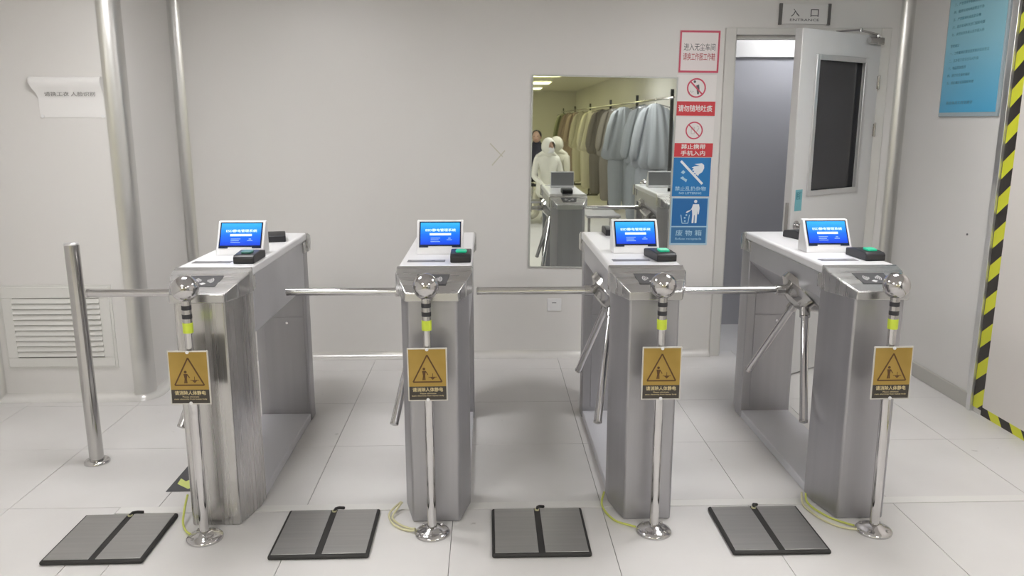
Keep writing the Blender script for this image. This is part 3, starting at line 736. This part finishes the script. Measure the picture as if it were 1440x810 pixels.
pn = thing('paper_notice', 'curled white paper notice on the left wall above the vent', 'notice', (-2.168, YF - .0006, 1.555))
nl = []
prof = [(-.0012, 0), (-.003, .06), (-.004, .10), (-.010, .125), (-.024, .150), (-.034, .175), (-.030, .198), (-.016, .207), (-.004, .206), (-.0005, .205)]
b = MB(); xs_ = [-.165, -.10, 0, .10, .165]
rows = []
for i, (yy, zz) in enumerate(prof):
    wl = -.168 if zz < .11 else -.168 - .028 * min(1, (zz - .11) / .06)
    rows.append([(wl + (.332 - wl) * 0 + (k / 4) * (.168 - wl), yy, zz) for k in range(5)])
vs = [p for r in rows for p in r] + [(p[0], p[1] + .0006, p[2]) for r in rows for p in r]
n_ = len(rows) * 5; fs = []
for i in range(len(rows) - 1):
    for k in range(4):
        a = i * 5 + k; fs.append((a, a + 1, a + 6, a + 5)); fs.append((n_ + a, n_ + a + 5, n_ + a + 6, n_ + a + 1))
b.add(vs, fs); b.build('sheet', 'paper_w', pn, angle=60)
lettering('请换工衣 人脸识别', -.13, .13, .108, .131, -.0125, 'ink_mid', pn)
MB().lathe([(.009, 0), (.009, .002)], 12, Matrix.Translation((-.155, -.0035, .006)) @ Matrix.Rotation(PI / 2, 4, 'X')).lathe([(.009, 0), (.009, .002)], 12, Matrix.Translation((.155, -.0035, .006)) @ Matrix.Rotation(PI / 2, 4, 'X')).build('tape_piece', 'white_pl', pn)

fs_ = thing('floor_sticker', 'dark floor sticker with yellow arrow left of the leftmost turnstile', 'sticker', (-1.372, 3.165, .0004))
MB().box(0, .165, 0, .27, 0, .0012).build('backing', 'slate', fs_, smooth=False)
flp = [(.022, .072), (.018, .125), (.05, .095), (.075, .135), (.13, .135), (.13, .06), (.085, .022)]
MB().prism(flp, .0012, .0018).build('arrow', 'yellow', fs_, smooth=False)

# ------------------------------------------------------------------ behind the viewer (seen in the mirror): gowns on a rack, bench, people
rk = thing('gown_rack', 'long dark steel rack carrying hanging gowns, seen in the mirror', 'rack', (2.08, 0, 0))
MB().tube([(0, 1.1, 1.80), (0, -12.8, 1.80)], .014, 10).build('rail', 'tube', rk)
for y in (.80, -1.4, -3.9, -6.7, -9.65, -12.7):
    MB().box(.03, .065, y - .018, y + .018, 0, 1.90).build('upright', 'dark', rk, smooth=False)
    MB().box(-.012, .03, y - .01, y + .01, 1.79, 1.81).build('bracket', 'dark', rk, smooth=False)
    MB().box(-.24, .24, y - .03, y + .03, 0, .03).build('foot', 'dark', rk, smooth=False)
def gown(label, y, m, pleat, seed, L=1.58):
    rnd = random.Random(seed)
    t = thing('cleanroom_gown', label, 'gown', (2.08 + rnd.uniform(-.03, .03), y, 1.80), rnd.uniform(-.12, .12), 'gowns hanging on the rack')
    MB().tube([(0, 0, .0), (.014, 0, .016), (0, 0, .034), (-.014, 0, .016), (-.006, 0, -.002), (0, 0, -.05)], .004, 6).tube([(-.2, 0, -.10), (0, 0, -.045), (.2, 0, -.10)], .007, 6).build('hanger', 'tube', t)
    b = MB(); rings = []; N = 64
    ph = rnd.uniform(0, 6); wv = rnd.uniform(.9, 1.1)
    for z, w, dpt in ((-.05, .05, .04), (-.07, .085, .05), (-.12, .125, .065), (-.25, .16, .085), (-.42, .195, .10), (-.6, .235, .115), (-.72, .265, .12), (-.79, .27, .115), (-.83, .235, .10), (-.845, .2, .085)):
        rr = []
        for i in range(N):
            a = 2 * PI * i / N; am = 1 + pleat * min(1, -z * 2.5) * math.sin(11 * a + ph + z * 1.5) + .05 * math.sin(19 * a + ph - z)
            rr.append((w * wv * math.cos(a) * am - .03 * z * math.sin(ph), dpt * math.sin(a) * am, z))
        rings.append(rr)
    b.loft(rings); b.build('jacket', m, t, angle=70)
    for s in (-1, 1):
        rings = []
        for z, xo, w in ((-.10, .115, .03), (-.16, .15, .05), (-.32, .195, .06), (-.5, .23, .062), (-.66, .25, .06), (-.72, .25, .045), (-.75, .25, .03)):
            rings.append([(s * (xo + w * math.cos(2 * PI * i / 18)), .02 + w * math.sin(2 * PI * i / 18) * (1 + .12 * math.sin(6 * PI * i / 9 + ph)), z) for i in range(18)])
        MB().loft(rings).build('sleeve', m, t, angle=70)
    for s in (-1, 1):
        rings = []
        for z, w in ((-.80, .105), (-.95, .115), (-1.2, .105), (-1.45, .095), (-L + .03, .085), (-L, .06)):
            rings.append([(s * .105 + w * math.cos(2 * PI * i / 32) * (1 + .14 * math.sin(9 * 2 * PI * i / 32 + ph)), w * .62 * math.sin(2 * PI * i / 32), z) for i in range(32)])
        MB().loft(rings).build('trouser_leg', m, t, angle=70)
    return t
def cloth(n, c): M[n] = mat(n, c, .75); return n
gc = [cloth('gown_blue_grey', (.34, .36, .39)), cloth('gown_grey', (.30, .32, .34)), cloth('gown_taupe', (.22, .20, .16)), cloth('gown_cream', (.58, .55, .44)), cloth('gown_pink', (.36, .28, .25)), cloth('gown_olive', (.22, .23, .16))]
gl = [(.18, 0, 'pale blue-grey gown nearest on the rack, rightmost in the mirror'), (-.55, 1, 'grey gown close behind the nearest gown'), (-2.25, 1, 'grey gown with puffed sleeves in mid mirror'), (-3.3, 2, 'taupe gown between grey and cream gowns'), (-4.5, 2, 'taupe gown just before the cream gown'),
      (-5.8, 3, 'cream white gown in the middle of the rack'), (-7.6, 3, 'second cream gown behind the first'), (-8.9, 4, 'pinkish gown in the far half of the rack'), (-10.4, 4, 'far pinkish gown near the end of the rack'), (-11.9, 5, 'olive gown at the far end of the rack')]
for i, (y, k, lab) in enumerate(gl): gown(lab, y, gc[k], .12, i + 3)

bn = thing('steel_bench', 'low steel bench in front of the gowns, seen in the mirror', 'bench', (1.36, .55, 0))
MB().box(-.2, .2, -.32, .32, .42, .45).build('seat', 'steel_matte', bn, bevel=.004)
for sx in (-1, 1):
    for sy in (-1, 1): MB().box(sx * .17 - .015, sx * .17 + .015, sy * .28 - .015, sy * .28 + .015, 0, .42).build('leg', 'tube', bn, smooth=False)
MB().box(-.155, .155, -.29, -.27, .12, .14).box(-.155, .155, .27, .29, .12, .14).build('stretcher', 'tube', bn, smooth=False)
pb = thing('changing_bench', 'plain changing bench under the person in white coverall, seen in the mirror', 'bench', (.8, -2.12, 0))
MB().box(-.3, .3, -.14, .14, .31, .345).build('seat', 'steel_matte', pb, bevel=.004)
for sx in (-1, 1): MB().box(sx * .24 - .02, sx * .24 + .02, -.12, .12, 0, .31).build('leg', 'dark', pb, smooth=False)

def person(label, loc, rz, m, hood, lean=0.0, headturn=0.0):
    t = thing('person', label, 'person', loc, rz)
    V = []; E_ = []; Rr = []
    def j(p, r, par=None):
        V.append(p); Rr.append(r); i = len(V) - 1
        if par is not None: E_.append((par, i))
        return i
    l_ = lean
    pel = j((0, 0, .50), .125); sp = j((0, .02 + l_ * .3, .70), .12, pel); ch = j((0, .03 + l_, .93), .135, sp); nk = j((0, .045 + l_ * 1.2, 1.07), .052, ch)
    hd = j((0, .06 + l_ * 1.3, 1.15), .078, nk); hd2 = j((0, .06 + l_ * 1.3, 1.23), .072, hd); 
    for s in (-1, 1):
        sh = j((s * .16, .02 + l_, .985), .068, ch); el = j((s * .225, .06 + l_, .73), .048, sh); wr = j((s * .15, .27 + l_ * .5, .62), .031, el)
        pm = j((s * .13, .335 + l_ * .5, .60), .028, wr)
        for q in range(4):
            fx = s * (.105 + q * .017); k1 = j((fx, .385 + l_ * .5, .598 - .004 * q), .0095, pm); ln = (.028, .034, .032, .024)[q]
            k2 = j((fx, .385 + ln + l_ * .5, .588), .0085, k1); j((fx, .385 + 1.6 * ln + l_ * .5, .570), .0075, k2)
        th = j((s * .09, .335 + l_ * .5, .612), .010, pm); j((s * .075, .37 + l_ * .5, .61), .0085, th)
        hp = j((s * .09, .02, .485), .095, pel); kn = j((s * .12, .43, .475), .066, hp); an = j((s * .12, .42, .09), .045, kn); j((s * .125, .55, .04), .04, an)
    me = bpy.data.meshes.new('body'); me.from_pydata(V, E_, []); me.materials.append(M[m])
    o = link('body', me, t); sk = o.modifiers.new('skin', 'SKIN'); sk.use_smooth_shade = True
    for i, r in enumerate(Rr): me.skin_vertices[0].data[i].radius = (r, r)
    me.skin_vertices[0].data[0].use_root = True
    sb = o.modifiers.new('sub', 'SUBSURF'); sb.levels = 1; sb.render_levels = 1
    hy = .065 + l_ * 1.3
    H = Matrix.Translation((0, hy, 1.165)) @ Matrix.Rotation(headturn, 4, 'Z')
    fc = MB().sphere((0, .012, .01), .09, 20, 14, (.82, .98, 1.15)); fc.v = [tuple(H @ Vector(p)) for p in fc.v]
    nz = MB().prism([(-.012, -.012), (.012, -.012), (0, .03)], .088, .112, 'y', H); fc.add(nz.v, nz.f)
    for s in (-1, 1):
        er = MB().sphere((s * .078, 0, .005), .024, 10, 8, (.35, .7, 1.2)); fc.add([tuple(H @ Vector(p)) for p in er.v], er.f)
    fc.build('face', 'skin', t, angle=70)
    ey = MB()
    for s in (-1, 1):
        e = MB().sphere((s * .03, .09, .022), .0095, 10, 8, (1.3, .7, .7)); ey.add([tuple(H @ Vector(p)) for p in e.v], e.f)
    ey.build('eyes', 'eye', t)
    if hood == 'hair':
        rings = []
        for a in range(9):
            ph = PI * .5 * a / 8
            rings.append([tuple(H @ Vector((.088 * math.cos(ph) * math.cos(q), -.012 + .104 * math.cos(ph) * math.sin(q) * (1 if math.sin(q) < 0 else .86), .035 + .092 * math.sin(ph) - (.055 if (a == 0 and math.sin(q) < .2) else 0)))) for q in [2 * PI * i / 20 for i in range(20)]])
        MB().loft(rings).build('hair', 'hair', t, angle=80)
        MB().tube([H @ Vector((-.022, .096, -.038)), H @ Vector((0, .1, -.04)), H @ Vector((.022, .096, -.038))], .005, 6).build('mouth', mat('lips', (.4, .16, .14), .5), t)
    else:
        # hood: shell open at the face, and a mask over mouth and nose
        rings = []
        for a in range(12):
            ph = .62 + (PI - .62) * a / 11
            r = .118 * math.sin(ph); yy = .112 * math.cos(ph)
            rings.append([tuple(H @ Vector((r * .88 * math.cos(q), yy + .005, .012 + r * 1.14 * math.sin(q)))) for q in [2 * PI * i / 22 for i in range(22)]])
        MB().loft(rings, caps=False).build('hood', m, t, angle=80)
        rings = []
        for a in range(6):
            z = -.085 + .082 * a / 5
            k = .74 + .26 * math.sin(PI / 2 * min(1, (a + 1) / 4))
            rings.append([tuple(H @ Vector((.077 * k * math.sin(q), .012 + (.094 + .008 * math.sin(PI * a / 5)) * k * math.cos(q), z))) for q in [-1.2 + 2.4 * i / 10 for i in range(11)]] + [tuple(H @ Vector((.068 * k * math.sin(q), .012 + .08 * k * math.cos(q), z))) for q in [1.2 - 2.4 * i / 10 for i in range(11)]])
        MB().loft(rings).build('mask', 'white_pl', t, angle=70)
        MB().tube([(-.16, .0 + l_ * 1.1, 1.02), (-.07, .045 + l_ * 1.1, 1.075), (0, .10 + l_ * 1.1, 1.06), (.07, .045 + l_ * 1.1, 1.075), (.16, .0 + l_ * 1.1, 1.02)], [.03, .045, .045, .045, .03], 10).build('collar', m, t, angle=80)
    return t
person('person in white hooded coverall and mask sitting on the changing bench, seen in the mirror', (.885, -2.08, -.01), math.radians(-15), 'suit', 'hood', .02, -.3)
person('person in cream hooded coverall sitting turned sideways at the bench end, seen in the mirror', (1.165, -2.62, .0), math.radians(50), 'suit2', 'hood', .03, .3)
ps = thing('stool', 'dark stool under the black-haired person, seen in the mirror', 'stool', (.845, -3.75, -.065))
MB().lathe([(.16, .50), (.17, .51), (.17, .535), (.15, .545)], 20).build('seat', 'dark', ps)
pz = thing('stool', 'dark stool under the person in cream coverall, seen in the mirror', 'stool', (1.165, -2.62, -.17))
MB().lathe([(.13, .505), (.14, .51), (.14, .53), (.12, .535)], 20).build('seat', 'dark', pz)
for k in range(4):
    a = PI / 4 + k * PI / 2; MB().tube([(.08 * math.cos(a), .08 * math.sin(a), .51), (.11 * math.cos(a), .11 * math.sin(a), .17)], .012, 8).build('leg', 'tube', pz)
for k in range(4):
    a = PI / 4 + k * PI / 2; MB().tube([(.1 * math.cos(a), .1 * math.sin(a), .505), (.15 * math.cos(a), .15 * math.sin(a), .065)], .012, 8).build('leg', 'tube', ps)
person('person with black hair and dark clothes sitting behind the others, seen in the mirror', (.845, -3.75, .105), math.radians(10), 'dark_cloth', 'hair')
